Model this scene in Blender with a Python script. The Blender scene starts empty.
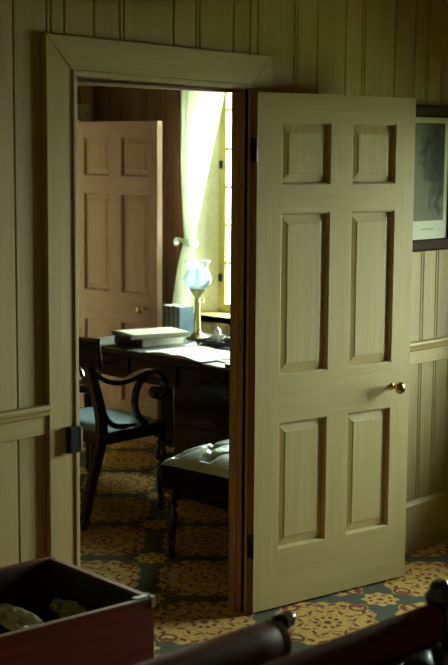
import bpy, bmesh, math, random
from mathutils import Vector, Matrix, noise
random.seed(7)
R = math.radians
PI = math.pi
SC = bpy.context.scene
COL = SC.collection

# ------------------------------------------------------------------ helpers
def tag(o, label=None, cat=None, group=None, kind=None):
    if label: o['label'] = label
    if cat: o['category'] = cat
    if group: o['group'] = group
    if kind: o['kind'] = kind
    return o

def empty(name, loc=(0, 0, 0), rz=0.0, **k):
    o = bpy.data.objects.new(name, None)
    o.empty_display_size = .1
    COL.objects.link(o)
    o.location = loc
    o.rotation_euler = (0, 0, rz)
    return tag(o, **k)

class MB:
    def __init__(s):
        s.bm = bmesh.new()
        s.cl = None
    def face(s, vs, mi=0):
        try:
            f = s.bm.faces.new(vs)
            f.material_index = mi
            return f
        except ValueError:
            return None
    def box(s, x0, x1, y0, y1, z0, z1, mi=0, mat=None):
        v = [s.bm.verts.new((x, y, z)) for x in (x0, x1) for y in (y0, y1) for z in (z0, z1)]
        if mat is not None:
            for q in v: q.co = mat @ q.co
        for idx in ((0, 1, 3, 2), (4, 6, 7, 5), (0, 4, 5, 1), (2, 3, 7, 6), (0, 2, 6, 4), (1, 5, 7, 3)):
            s.face([v[i] for i in idx], mi)
        return s
    def lathe(s, prof, c=(0, 0, 0), axis='z', n=24, mi=0, cap=True, sx=1, sy=1):
        rings = []
        for r, h in prof:
            ring = []
            for k in range(n):
                a = 2 * PI * k / n
                p = (r * math.cos(a) * sx, r * math.sin(a) * sy, h)
                if axis == 'x': p = (h, p[0], p[1])
                elif axis == 'y': p = (p[0], h, p[1])
                ring.append(s.bm.verts.new((p[0] + c[0], p[1] + c[1], p[2] + c[2])))
            rings.append(ring)
        for a, b in zip(rings, rings[1:]):
            for k in range(n):
                s.face([a[k], a[(k + 1) % n], b[(k + 1) % n], b[k]], mi)
        if cap:
            s.face(rings[0][::-1], mi); s.face(rings[-1], mi)
        return s
    def tube(s, pts, rad, n=10, mi=0, flat=None):
        """round (or elliptic, flat=(a,b)) tube along points"""
        pts = [Vector(p) for p in pts]
        if not isinstance(rad, (list, tuple)): rad = [rad] * len(pts)
        rings = []
        up = Vector((0, 0, 1))
        t0 = (pts[1] - pts[0]).normalized()
        if abs(t0.dot(up)) > .95: up = Vector((0, 1, 0))
        x = t0.cross(up).normalized()
        for i, p in enumerate(pts):
            if i == 0: t = pts[1] - p
            elif i == len(pts) - 1: t = p - pts[i - 1]
            else: t = pts[i + 1] - pts[i - 1]
            t.normalize()
            x = (x - t * x.dot(t)).normalized()
            y = t.cross(x)
            fa, fb = flat or (1, 1)
            rings.append([s.bm.verts.new(p + (x * math.cos(2 * PI * k / n) * fa + y * math.sin(2 * PI * k / n) * fb) * rad[i]) for k in range(n)])
        for a, b in zip(rings, rings[1:]):
            for k in range(n):
                s.face([a[k], a[(k + 1) % n], b[(k + 1) % n], b[k]], mi)
        s.face(rings[0][::-1], mi); s.face(rings[-1], mi)
        return s
    def sweep(s, pts, hw, y0, y1, mi=0):
        """rectangular bar following a curve in the xz plane, from y0 to y1"""
        n = len(pts)
        if not isinstance(hw, (list, tuple)): hw = [hw] * n
        rings = []
        for i in range(n):
            a = pts[max(0, i - 1)]; b = pts[min(n - 1, i + 1)]
            t = Vector((b[0] - a[0], b[1] - a[1])).normalized()
            nx, nz = -t.y, t.x
            p = pts[i]; w = hw[i]
            rings.append([s.bm.verts.new(q) for q in (
                (p[0] + nx * w, y0, p[1] + nz * w), (p[0] + nx * w, y1, p[1] + nz * w),
                (p[0] - nx * w, y1, p[1] - nz * w), (p[0] - nx * w, y0, p[1] - nz * w))])
        for a, b in zip(rings, rings[1:]):
            for k in range(4):
                s.face([a[k], a[(k + 1) % 4], b[(k + 1) % 4], b[k]], mi)
        s.face(rings[0][::-1], mi); s.face(rings[-1], mi)
        return s
    def prism(s, poly, h0, h1, f, mi=0):
        """extrude 2d polygon; f(u,v,h) -> 3d"""
        a = [s.bm.verts.new(f(u, v, h0)) for u, v in poly]
        b = [s.bm.verts.new(f(u, v, h1)) for u, v in poly]
        n = len(poly)
        for k in range(n):
            s.face([a[k], a[(k + 1) % n], b[(k + 1) % n], b[k]], mi)
        s.face(a[::-1], mi); s.face(b, mi)
        return s
    def grid(s, nu, nv, f, mi=0):
        g = [[s.bm.verts.new(f(i / nu, j / nv)) for j in range(nv + 1)] for i in range(nu + 1)]
        for i in range(nu):
            for j in range(nv):
                s.face([g[i][j], g[i + 1][j], g[i + 1][j + 1], g[i][j + 1]], mi)
        return g
    def build(s, name, mats, parent=None, smooth=False, bevel=0, subsurf=0, loc=None, solid=0, seg=2, rz=0):
        bmesh.ops.recalc_face_normals(s.bm, faces=s.bm.faces)
        me = bpy.data.meshes.new(name)
        s.bm.to_mesh(me); s.bm.free()
        if not isinstance(mats, (list, tuple)): mats = [mats]
        for m in mats: me.materials.append(m)
        o = bpy.data.objects.new(name, me)
        COL.objects.link(o)
        if parent is not None: o.parent = parent
        if loc: o.location = loc
        if rz: o.rotation_euler = (0, 0, rz)
        if smooth:
            for p in me.polygons: p.use_smooth = True
        if solid:
            m = o.modifiers.new('solid', 'SOLIDIFY'); m.thickness = solid; m.offset = 0
        if bevel:
            m = o.modifiers.new('bevel', 'BEVEL'); m.width = bevel; m.segments = seg; m.limit_method = 'ANGLE'; m.angle_limit = R(35)
        if subsurf:
            m = o.modifiers.new('sub', 'SUBSURF'); m.levels = subsurf; m.render_levels = subsurf
        if smooth and not subsurf:
            try:
                me.set_sharp_from_angle(angle=R(40))
            except Exception:
                pass
        return o

def smoothpts(pts, n=6):
    """Catmull-Rom through 2d/3d points (tuples)"""
    out = []
    P = [pts[0]] + list(pts) + [pts[-1]]
    for i in range(1, len(P) - 2):
        for k in range(n):
            t = k / n
            out.append(tuple(.5 * ((2 * b) + (-a + c) * t + (2 * a - 5 * b + 4 * c - d) * t * t + (-a + 3 * b - 3 * c + d) * t ** 3)
                             for a, b, c, d in zip(P[i - 1], P[i], P[i + 1], P[i + 2])))
    out.append(tuple(pts[-1]))
    return out

# ------------------------------------------------------------------ materials
def newmat(name):
    m = bpy.data.materials.new(name); m.use_nodes = True
    nt = m.node_tree
    return m, nt, nt.nodes, nt.links, nt.nodes['Principled BSDF']

def wood(name, c1, c2, rough=.5, grain='z', scale=1.0, bump=.15, spec=.4, knots=False, tint=False, coat=0):
    m, nt, N, L, B = newmat(name)
    tc = N.new('ShaderNodeTexCoord'); mp = N.new('ShaderNodeMapping')
    L.new(tc.outputs['Object'], mp.inputs['Vector'])
    st = {'x': (1.2, 22, 22), 'y': (22, 1.2, 22), 'z': (22, 22, 1.2)}[grain]
    mp.inputs['Scale'].default_value = tuple(v * scale for v in st)
    n1 = N.new('ShaderNodeTexNoise'); n1.inputs['Scale'].default_value = 1.6; n1.inputs['Detail'].default_value = 6; n1.inputs['Distortion'].default_value = .8
    L.new(mp.outputs[0], n1.inputs['Vector'])
    n2 = N.new('ShaderNodeTexNoise'); n2.inputs['Scale'].default_value = 9; n2.inputs['Detail'].default_value = 3
    L.new(mp.outputs[0], n2.inputs['Vector'])
    mx = N.new('ShaderNodeMath'); mx.operation = 'MULTIPLY_ADD'; mx.inputs[1].default_value = .35
    L.new(n2.outputs[0], mx.inputs[0]); L.new(n1.outputs[0], mx.inputs[2])
    cr = N.new('ShaderNodeValToRGB')
    cr.color_ramp.elements[0].position = .45; cr.color_ramp.elements[0].color = (*c2, 1)
    cr.color_ramp.elements[1].position = .85; cr.color_ramp.elements[1].color = (*c1, 1)
    L.new(mx.outputs[0], cr.inputs[0])
    out = cr.outputs[0]
    if tint:
        at = N.new('ShaderNodeAttribute'); at.attribute_name = 'board'
        mm = N.new('ShaderNodeMix'); mm.data_type = 'RGBA'; mm.blend_type = 'MULTIPLY'; mm.inputs[0].default_value = 1
        L.new(out, mm.inputs[6]); L.new(at.outputs['Color'], mm.inputs[7]); out = mm.outputs[2]
    L.new(out, B.inputs['Base Color'])
    B.inputs['Roughness'].default_value = rough
    B.inputs['Specular IOR Level'].default_value = spec
    if coat: B.inputs['Coat Weight'].default_value = coat; B.inputs['Coat Roughness'].default_value = .12
    bp = N.new('ShaderNodeBump'); bp.inputs['Strength'].default_value = bump; bp.inputs['Distance'].default_value = .002
    L.new(mx.outputs[0], bp.inputs['Height']); L.new(bp.outputs[0], B.inputs['Normal'])
    return m

def plain(name, c, rough=.5, metal=0, spec=.5, var=.12, vs=30, bump=0, coat=0):
    m, nt, N, L, B = newmat(name)
    tc = N.new('ShaderNodeTexCoord'); n1 = N.new('ShaderNodeTexNoise')
    n1.inputs['Scale'].default_value = vs; n1.inputs['Detail'].default_value = 4
    L.new(tc.outputs['Object'], n1.inputs['Vector'])
    cr = N.new('ShaderNodeValToRGB')
    cr.color_ramp.elements[0].position = .3; cr.color_ramp.elements[0].color = (*[v * (1 - var) for v in c], 1)
    cr.color_ramp.elements[1].position = .7; cr.color_ramp.elements[1].color = (*[min(1, v * (1 + var)) for v in c], 1)
    L.new(n1.outputs[0], cr.inputs[0]); L.new(cr.outputs[0], B.inputs['Base Color'])
    B.inputs['Roughness'].default_value = rough; B.inputs['Metallic'].default_value = metal
    B.inputs['Specular IOR Level'].default_value = spec
    if coat: B.inputs['Coat Weight'].default_value = coat; B.inputs['Coat Roughness'].default_value = .2
    if bump:
        bp = N.new('ShaderNodeBump'); bp.inputs['Strength'].default_value = bump; bp.inputs['Distance'].default_value = .003
        L.new(n1.outputs[0], bp.inputs['Height']); L.new(bp.outputs[0], B.inputs['Normal'])
    return m

PINE1, PINE2 = (.51, .405, .18), (.44, .335, .14)
M = {}
M['pine'] = wood('pine_boards', PINE1, PINE2, .55, 'z', tint=True)
M['pine_v'] = wood('pine_upright', PINE1, PINE2, .5, 'z')
M['pine_h'] = wood('pine_level', PINE1, PINE2, .5, 'x')
M['pine_y'] = wood('pine_level_side', PINE1, PINE2, .5, 'y')
DOOR1, DOOR2 = (.52, .42, .20), (.45, .355, .155)
M['door_v'] = wood('door_pine_upright', DOOR1, DOOR2, .48, 'z')
M['door_h'] = wood('door_pine_level', DOOR1, DOOR2, .48, 'x')
M['edge'] = wood('door_edge_wood', (.33, .18, .07), (.25, .125, .045), .5, 'z')
M['jamb'] = wood('brown_jamb_wood', (.50, .34, .17), (.38, .24, .11), .5, 'z')
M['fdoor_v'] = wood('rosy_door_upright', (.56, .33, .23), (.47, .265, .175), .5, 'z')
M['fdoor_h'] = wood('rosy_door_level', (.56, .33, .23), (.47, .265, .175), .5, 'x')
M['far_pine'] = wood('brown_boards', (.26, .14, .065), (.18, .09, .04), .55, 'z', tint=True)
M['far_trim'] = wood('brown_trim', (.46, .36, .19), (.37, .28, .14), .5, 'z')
M['cream'] = plain('cream_paint', (.92, .90, .76), .5, var=.05)
M['yellow_paint'] = plain('yellow_window_paint', (.66, .55, .19), .5, var=.06)
M['plaster'] = plain('plaster', (.55, .50, .38), .8, var=.05)
M['mahog'] = wood('mahogany', (.19, .050, .026), (.08, .022, .012), .55, 'x', bump=.05, spec=.2)
M['polish'] = plain('polished_metal', (.85, .84, .78), .16, 1, var=.03)
M['ebony'] = wood('dark_chair_wood', (.022, .009, .006), (.010, .005, .004), .22, 'z', coat=1, bump=.03)
M['desk'] = wood('dark_desk_wood', (.026, .012, .007), (.013, .007, .004), .3, 'y', coat=.3, bump=.05)
M['desktop'] = plain('worn_green_leather_top', (.13, .145, .13), .35, var=.25, vs=9, bump=.05)
M['redbox'] = wood('dark_red_paint', (.26, .045, .036), (.19, .030, .024), .5, 'x', bump=.1)
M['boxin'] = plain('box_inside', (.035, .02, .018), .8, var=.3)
M['rim'] = wood('worn_rim_wood', (.26, .12, .085), (.16, .06, .045), .45, 'x')
M['brass'] = plain('brass', (.62, .45, .17), .22, 1, var=.1)
M['tarn'] = plain('tarnished_brass', (.36, .32, .16), .38, 1, var=.2)
M['iron'] = plain('black_iron', (.02, .02, .028), .35, .6, var=.3)
M['steel'] = plain('dull_steel', (.5, .52, .55), .3, 1, var=.1)
M['bleather'] = plain('blue_grey_leather', (.46, .55, .56), .38, var=.15, vs=18, bump=.1, coat=1)
M['bleather'].node_tree.nodes['Principled BSDF'].inputs['Coat Roughness'].default_value = .28
M['bfabric'] = plain('blue_grey_seat_cloth', (.26, .36, .42), .6, var=.12, vs=60, bump=.15)
M['bleather2'] = plain('black_leather', (.012, .014, .022), .42, var=.3, vs=25, bump=.2, coat=.1)
M['paper'] = plain('paper', (.80, .78, .70), .7, var=.05, vs=80)
M['ledger'] = plain('pale_ledger_cloth', (.55, .56, .40), .6, var=.1, vs=40)
M['spine'] = plain('brown_calf', (.08, .035, .02), .5, var=.3)
M['bluebook'] = plain('blue_book_cloth', (.10, .19, .25), .55, var=.12, vs=25)
M['greybook'] = plain('grey_book_cloth', (.075, .06, .055), .6, var=.2)
M['blackcloth'] = plain('black_horsehair', (.012, .012, .012), .8, spec=.15, vs=60)
M['cloth'] = plain('grey_green_cloth', (.62, .66, .56), .9, var=.35, vs=22, bump=.4)
M['cloth2'] = plain('dull_brown_cloth', (.27, .24, .17), .9, var=.45, vs=22, bump=.4)
M['frame'] = wood('dark_picture_frame', (.05, .018, .012), (.025, .010, .007), .7, 'x', spec=.15)
M['mat'] = plain('ivory_mat', (.80, .82, .68), .8, var=.04)
M['porcelain'] = plain('white_glaze', (.8, .8, .76), .2, var=.03)
M['ground'] = plain('grass_ground', (.12, .15, .06), .9, var=.1, vs=.8)

def curtain_mat():
    m, nt, N, L, B = newmat('sheer_white_cotton')
    out = N['Material Output']
    B.inputs['Base Color'].default_value = (.74, .78, .66, 1); B.inputs['Roughness'].default_value = .9
    tl = N.new('ShaderNodeBsdfTranslucent'); tl.inputs['Color'].default_value = (.96, .97, .90, 1)
    wv = N.new('ShaderNodeTexNoise'); wv.inputs['Scale'].default_value = 260
    tc = N.new('ShaderNodeTexCoord'); L.new(tc.outputs['Object'], wv.inputs['Vector'])
    bp = N.new('ShaderNodeBump'); bp.inputs['Strength'].default_value = .1; bp.inputs['Distance'].default_value = .001
    L.new(wv.outputs[0], bp.inputs['Height']); L.new(bp.outputs[0], B.inputs['Normal'])
    mx = N.new('ShaderNodeMixShader'); mx.inputs[0].default_value = .7
    L.new(B.outputs[0], mx.inputs[1]); L.new(tl.outputs[0], mx.inputs[2])
    tr = N.new('ShaderNodeBsdfTransparent'); m2 = N.new('ShaderNodeMixShader'); m2.inputs[0].default_value = .3
    L.new(mx.outputs[0], m2.inputs[1]); L.new(tr.outputs[0], m2.inputs[2]); L.new(m2.outputs[0], out.inputs[0])
    return m
M['curtain'] = curtain_mat()

def thin_glass(name, tint=(1, 1, 1), milky=0.0, milk=(.8, .95, 1)):
    m, nt, N, L, B = newmat(name)
    out = N['Material Output']
    tr = N.new('ShaderNodeBsdfTransparent'); tr.inputs[0].default_value = (*tint, 1)
    gl = N.new('ShaderNodeBsdfGlossy'); gl.inputs['Roughness'].default_value = .03
    fr = N.new('ShaderNodeFresnel'); fr.inputs[0].default_value = 1.35
    mx = N.new('ShaderNodeMixShader'); L.new(fr.outputs[0], mx.inputs[0]); L.new(tr.outputs[0], mx.inputs[1]); L.new(gl.outputs[0], mx.inputs[2])
    last = mx
    if milky:
        tl = N.new('ShaderNodeBsdfTranslucent'); tl.inputs[0].default_value = (*milk, 1)
        df = N.new('ShaderNodeBsdfDiffuse'); df.inputs[0].default_value = (*milk, 1)
        a = N.new('ShaderNodeMixShader'); a.inputs[0].default_value = .5
        L.new(tl.outputs[0], a.inputs[1]); L.new(df.outputs[0], a.inputs[2])
        b = N.new('ShaderNodeMixShader'); b.inputs[0].default_value = milky
        L.new(mx.outputs[0], b.inputs[1]); L.new(a.outputs[0], b.inputs[2]); last = b
    L.new(last.outputs[0], out.inputs[0])
    return m
M['pane'] = thin_glass('window_glass', (.96, 1, .97))
M['shade'] = thin_glass('frosted_lamp_glass', (.9, .97, 1), .18, (.95, .98, .97))
M['clear'] = thin_glass('clear_glass', (.85, .92, .92), .25)

def engraving_mat():
    m, nt, N, L, B = newmat('engraved_landscape')
    tc = N.new('ShaderNodeTexCoord')
    sp = N.new('ShaderNodeSeparateXYZ'); L.new(tc.outputs['Object'], sp.inputs[0])
    n1 = N.new('ShaderNodeTexNoise'); n1.inputs['Scale'].default_value = 9; n1.inputs['Detail'].default_value = 8; n1.inputs['Distortion'].default_value = 1.2
    L.new(tc.outputs['Object'], n1.inputs['Vector'])
    # a tree mass: dark blob in the upper middle and right, pale sky above left, paler rocks below
    vd = N.new('ShaderNodeVectorMath'); vd.operation = 'DISTANCE'
    mp = N.new('ShaderNodeMapping'); mp.inputs['Scale'].default_value = (1.0, 0, .6); L.new(tc.outputs['Object'], mp.inputs[0])
    L.new(mp.outputs[0], vd.inputs[0]); vd.inputs[1].default_value = (.10, 0, .065)
    a = N.new('ShaderNodeMath'); a.operation = 'MULTIPLY_ADD'; a.inputs[1].default_value = 3.4; a.inputs[2].default_value = -.28
    L.new(vd.outputs['Value'], a.inputs[0])
    b = N.new('ShaderNodeMath'); b.operation = 'MULTIPLY_ADD'; b.inputs[1].default_value = .9
    L.new(n1.outputs[0], b.inputs[0]); L.new(a.outputs[0], b.inputs[2])
    cr = N.new('ShaderNodeValToRGB')
    e = cr.color_ramp.elements
    e[0].position = .28; e[0].color = (.02, .019, .016, 1); e[1].position = .78; e[1].color = (.21, .20, .16, 1)
    k = cr.color_ramp.elements.new(.5); k.color = (.055, .052, .043, 1)
    L.new(b.outputs[0], cr.inputs[0]); L.new(cr.outputs[0], B.inputs['Base Color'])
    B.inputs['Roughness'].default_value = .8
    return m
M['engraving'] = engraving_mat()

# ---- carpet: large ornate medallions in a lattice of slate strips, small rosettes at the crossings
CA, CB, CANG, CO = .569, .478, R(47.3), (1.145, .772)
def carpet_mat():
    m, nt, N, L, B = newmat('figured_carpet')
    tc = N.new('ShaderNodeTexCoord')
    sub = N.new('ShaderNodeVectorMath'); sub.operation = 'SUBTRACT'; sub.inputs[1].default_value = (CO[0], CO[1], 0)
    L.new(tc.outputs['Object'], sub.inputs[0])
    def V(x):
        return x.outputs[0] if hasattr(x, 'outputs') else x
    def mth(op, a, b=None, c=None, clamp=False):
        n = N.new('ShaderNodeMath'); n.operation = op; n.use_clamp = clamp
        for i, q in enumerate((a, b, c)):
            if q is None: continue
            if isinstance(q, (int, float)): n.inputs[i].default_value = q
            else: L.new(V(q), n.inputs[i])
        return n
    def dot(vec):
        n = N.new('ShaderNodeVectorMath'); n.operation = 'DOT_PRODUCT'; n.inputs[1].default_value = vec
        L.new(sub.outputs[0], n.inputs[0]); return n.outputs['Value']
    su, cu = math.sin(CANG), math.cos(CANG)
    p = mth('DIVIDE', dot((su, cu, 0)), CA)
    q = mth('DIVIDE', dot((cu, -su, 0)), CB)
    # big cell centred at .5,.5 ; small at 0,0
    pb = mth('MULTIPLY', mth('SUBTRACT', mth('FRACT', p), .5), CA)
    qb = mth('MULTIPLY', mth('SUBTRACT', mth('FRACT', q), .5), CB)
    ps = mth('MULTIPLY', mth('SUBTRACT', mth('FRACT', mth('ADD', p, .5)), .5), CA)
    qs = mth('MULTIPLY', mth('SUBTRACT', mth('FRACT', mth('ADD', q, .5)), .5), CB)
    def polar(a, b, ka=1, kb=1):
        a2 = mth('DIVIDE', a, ka); b2 = mth('DIVIDE', b, kb)
        r = mth('SQRT', mth('ADD', mth('POWER', mth('ABSOLUTE', a2), 2), mth('POWER', mth('ABSOLUTE', b2), 2)))
        th = mth('ARCTAN2', b2, a2)
        return a2, b2, r, th
    def step(x, t, w=.02):     # 1 where x < t
        return mth('DIVIDE', mth('SUBTRACT', t, x), w, clamp=True) if False else mth('MULTIPLY', mth('ADD', mth('DIVIDE', mth('SUBTRACT', t, x), w), .5), 1, clamp=True)
    def band(x, c, w):
        return step(mth('ABSOLUTE', mth('SUBTRACT', x, c)), w, .03)
    nz = N.new('ShaderNodeTexNoise'); nz.inputs['Scale'].default_value = 26; nz.inputs['Detail'].default_value = 2
    L.new(tc.outputs['Object'], nz.inputs['Vector'])
    nzc = mth('SUBTRACT', nz, .5)
    # big: superellipse with scalloped edge
    a2, b2, r, th = polar(pb, qb, .240, .194)
    se = mth('POWER', mth('ADD', mth('POWER', mth('ABSOLUTE', a2), 4.2), mth('POWER', mth('ABSOLUTE', b2), 4.2)), 1 / 4.2)
    edge = mth('ADD', 1.0, mth('MULTIPLY', mth('COSINE', mth('MULTIPLY', th, 16)), .04))
    big = step(mth('SUBTRACT', se, mth('MULTIPLY', nzc, .10)), edge, .04)
    # red-brown ornament inside
    sc1 = mth('ADD', se, mth('MULTIPLY', mth('COSINE', mth('MULTIPLY', th, 12)), .05))
    o1 = mth('MULTIPLY', band(sc1, .86, .045), step(mth('SINE', mth('MULTIPLY', th, 24)), .45, .5))
    sc2 = mth('ADD', r, mth('MULTIPLY', mth('COSINE', mth('MULTIPLY', th, 8)), .06))
    o2 = mth('MULTIPLY', band(sc2, .56, .04), step(mth('COSINE', mth('MULTIPLY', th, 16)), .5, .6))
    o3 = mth('MULTIPLY', band(r, .24, .05), step(mth('COSINE', mth('MULTIPLY', th, 10)), .3, .5))
    o4 = step(r, .08, .04)
    # corner leaves
    cl = mth('SQRT', mth('ADD', mth('POWER', mth('SUBTRACT', mth('ABSOLUTE', a2), .74), 2), mth('POWER', mth('SUBTRACT', mth('ABSOLUTE', b2), .70), 2)))
    o5 = band(cl, .16, .035)
    spk = mth('MULTIPLY', step(mth('MULTIPLY', nzc, -1), -.13, .05), step(mth('MULTIPLY', r, -1), -.3, .1))
    orn = mth('MAXIMUM', mth('MAXIMUM', mth('MAXIMUM', o1, o2), mth('MAXIMUM', o3, o4)), mth('MAXIMUM', o5, mth('MULTIPLY', spk, .7)))
    vo = N.new('ShaderNodeTexVoronoi'); vo.feature = 'DISTANCE_TO_EDGE'; vo.inputs['Scale'].default_value = 34
    L.new(tc.outputs['Object'], vo.inputs['Vector'])
    vl = mth('MULTIPLY', step(vo.outputs['Distance'], .05, .06), step(mth('MULTIPLY', nzc, -1), .02, .1))
    orn = mth('MAXIMUM', orn, mth('MULTIPLY', vl, .75))
    # small rosette
    a3, b3, rs, ts = polar(ps, qs, .078, .070)
    es = mth('ADD', 1.0, mth('MULTIPLY', mth('COSINE', mth('MULTIPLY', ts, 8)), .13))
    small = step(rs, es, .08)
    os_ = mth('MAXIMUM', mth('MULTIPLY', band(rs, .62, .1), step(mth('COSINE', mth('MULTIPLY', ts, 8)), .2, .5)), step(rs, .2, .1))
    def mix(f, c1, c2):
        n = N.new('ShaderNodeMix'); n.data_type = 'RGBA'
        L.new(V(f), n.inputs[0])
        for i, c in ((6, c1), (7, c2)):
            if isinstance(c, tuple): n.inputs[i].default_value = (*c, 1)
            else: L.new(c, n.inputs[i])
        return n.outputs[2]
    slate, gold, red = (.098, .097, .072), (.62, .46, .13), (.20, .05, .03)
    goldv = mix(mth('MULTIPLY', mth('ADD', nzc, .5), 1), (.50, .29, .075), (.64, .46, .15))
    c = mix(big, slate, mix(orn, goldv, red))
    c = mix(small, c, mix(os_, goldv, red))
    L.new(c, B.inputs['Base Color'])
    B.inputs['Roughness'].default_value = .95; B.inputs['Specular IOR Level'].default_value = .1
    fz = N.new('ShaderNodeTexNoise'); fz.inputs['Scale'].default_value = 350
    L.new(tc.outputs['Object'], fz.inputs['Vector'])
    bp = N.new('ShaderNodeBump'); bp.inputs['Strength'].default_value = .5; bp.inputs['Distance'].default_value = .003
    L.new(fz.outputs[0], bp.inputs['Height']); L.new(bp.outputs[0], B.inputs['Normal'])
    return m
M['carpet'] = carpet_mat()

# ------------------------------------------------------------------ the room
XL, XR, YN, YF, HC = -4.3, 3.1, -5.4, 3.25, 2.75
HY_ = 5.3
W, H, CW, CT, PT = .87, 2.04, .127, .022, .05     # opening width, height, casing width, casing thickness, partition thickness

MB().box(XL - .3, XR + .35, YN - .3, HY_ + .1, -.2, -.006).build('floor', M['plaster'])['kind'] = 'structure'
tag(MB().box(XL + .003, XR - .003, YN + .003, YF - .003, -.006, 0).build('carpet', M['carpet']),
    'fitted carpet with gold medallions on slate lattice running through both rooms', 'carpet')
MB().box(XL - .3, XR + .35, YN - .3, HY_ + .1, HC, HC + .15).build('ceiling', M['pine_y'])['kind'] = 'structure'
MB().box(-14, 13.5, -16, 18, -.6, -.5).build('ground', M['ground'])['kind'] = 'structure'

def boards(mb, edges, z0, z1, f, t=.018, bead=True, cl=None):
    """tongue and groove boards: each a bevelled plan section raised from z0 to z1; f(u, depth, z) -> point"""
    for a, b in zip(edges, edges[1:]):
        if b - a < .02: continue
        g = .0012; c = .0035
        poly = [(a + g, 0), (a + g, t - c), (a + g + c, t), (b - g - c, t), (b - g, t - c), (b - g, 0)]
        if bead and b - a > .09 and random.random() < .3:
            poly[3:3] = [(b - g - .022, t), (b - g - .018, t - .005), (b - g - .014, t)]
        n0 = len(mb.bm.faces)
        mb.prism(poly, z0, z1, f)
        mb.bm.faces.ensure_lookup_table()
        v = random.uniform(.86, 1.08); w = random.uniform(-.03, .03)
        for fc in mb.bm.faces[n0:]:
            for lp in fc.loops: lp[cl] = (v + w, v, v - w, 1)

def board_wall(name, mat, runs, slab, f):
    """runs: list of (edges, z0, z1). slab: list of boxes behind."""
    mb = MB(); cl = mb.bm.loops.layers.float_color.new('board')
    for b in slab: mb.box(*b)
    for fc in mb.bm.faces:
        for lp in fc.loops: lp[cl] = (.35, .3, .25, 1)
    for e, z0, z1 in runs: boards(mb, e, z0, z1, f, cl=cl)
    o = mb.build(name, mat); o['kind'] = 'structure'
    return o

# partition with the doorway: face boards stand 0..-? ; wall face is y = 0
base_edges = [-.246, -.088, .102, .241, .486, .621, .806, .943, 1.183, 1.308, 1.495, 1.625, 1.842, 1.991, 2.099, 2.217, 2.335, 2.50, 2.63, 2.78, 2.92, XR]
left = [-.246]
while left[0] > XL + .15: left.insert(0, left[0] - random.choice((.12, .15, .18, .21, .135)))
left[0] = XL
edges = left + base_edges[1:]
le = [e for e in edges if e < -.04] + [-.03]
re_ = [W + .03] + [e for e in edges if e > W + .05]
me_ = [-.03] + [e for e in edges if -.02 < e < W + .02] + [W + .03]
T = .018
fN = lambda u, d, z: (u, T - d, z)
board_wall('wall_front', M['pine'], [(le, 0, HC), (re_, 0, HC), (me_, H + .03, HC)],
           [(XL, -.03, T, T + .014, 0, HC), (W + .03, XR, T, T + .014, 0, HC), (-.03, W + .03, T, T + .014, H + .03, HC)], fN)
# far side of the partition
fB = lambda u, d, z: (u, PT - T + d, z)
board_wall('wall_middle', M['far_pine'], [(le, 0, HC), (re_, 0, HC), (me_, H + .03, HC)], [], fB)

# casing + jambs
tr = empty('trim_1', (0, 0, 0), kind='structure'); tr['label'] = 'pale pine door casing around the open doorway'
def casing_set(parent, x0, x1, h, y, s, mv, mh, cw=CW, ct=CT, hl=0, hr=0):
    """mitred casing, y = wall face, s = -1 towards -y"""
    for nm, poly in (('side_casing', [(x0 - cw, 0), (x0, 0), (x0, h + hl), (x0 - cw, h + cw + hl)]),
                     ('side_casing', [(x1, 0), (x1 + cw, 0), (x1 + cw, h + cw + hr), (x1, h + hr)]),
                     ('head_casing', [(x0, h + hl), (x1, h + hr), (x1 + cw, h + cw + hr), (x0 - cw, h + cw + hl)])):
        mb = MB(); mb.prism(poly, y, y + s * ct, lambda u, v, d: (u, d, v))
        # inner bead strip
        if nm == 'side_casing':
            xa = x0 - .018 if poly[0][0] < x0 else x1
            mb.box(xa, xa + .018, min(y + s * ct, y + s * (ct + .006)), max(y + s * ct, y + s * (ct + .006)), 0, h + (hl if x0 > xa else hr))
        else:
            mb.prism([(x0 - .018, h + hl), (x1 + .018, h + hr), (x1 + .018, h + hr + .018), (x0 - .018, h + hl + .018)], y + s * ct, y + s * (ct + .006), lambda u, v, d: (u, d, v))
        mb.build(nm, mh if nm == 'head_casing' else mv, parent, bevel=.003)
casing_set(tr, 0, W, H, 0, -1, M['pine_v'], M['pine_h'], cw=.130, hl=.014, hr=.001)
casing_set(tr, 0, W, H, PT, 1, M['far_trim'], M['far_trim'], ct=.012)
# jamb lining with stop
for x0, x1, xs0, xs1 in ((-.029, 0, 0, .012), (W, W + .029, W - .009, W)):
    mb = MB(); mb.box(x0, x1, -CT + .002, PT + .010, 0, H); mb.box(xs0, xs1, .02, .05, 0, H)
    mb.build('jamb', M['jamb'], tr, bevel=.002)
mb = MB(); mb.prism([(-.029, H + .012), (W + .029, H), (W + .029, H + .029), (-.029, H + .034)], -CT + .002, PT + .010, lambda u, v, d: (u, d, v)); mb.box(.012, W - .012, .02, .05, H - .012, H)
mb.build('head_jamb', M['edge'], tr, bevel=.002)
mb = MB(); mb.box(-.058, -.016, -CT - .024, -CT, .79, .882); mb.box(-.016, -.0085, -CT - .024, -CT + .01, .79, .882)
lk = mb.build('lock_keeper', M['iron'], tr, bevel=.003); lk['label'] = 'black iron lock keeper'
mb = MB(); mb.box(-.0125, -.003, -CT - .026, -CT - .020, .795, .877)
mb.build('keeper_lip', M['steel'], lk, bevel=.001)

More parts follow.
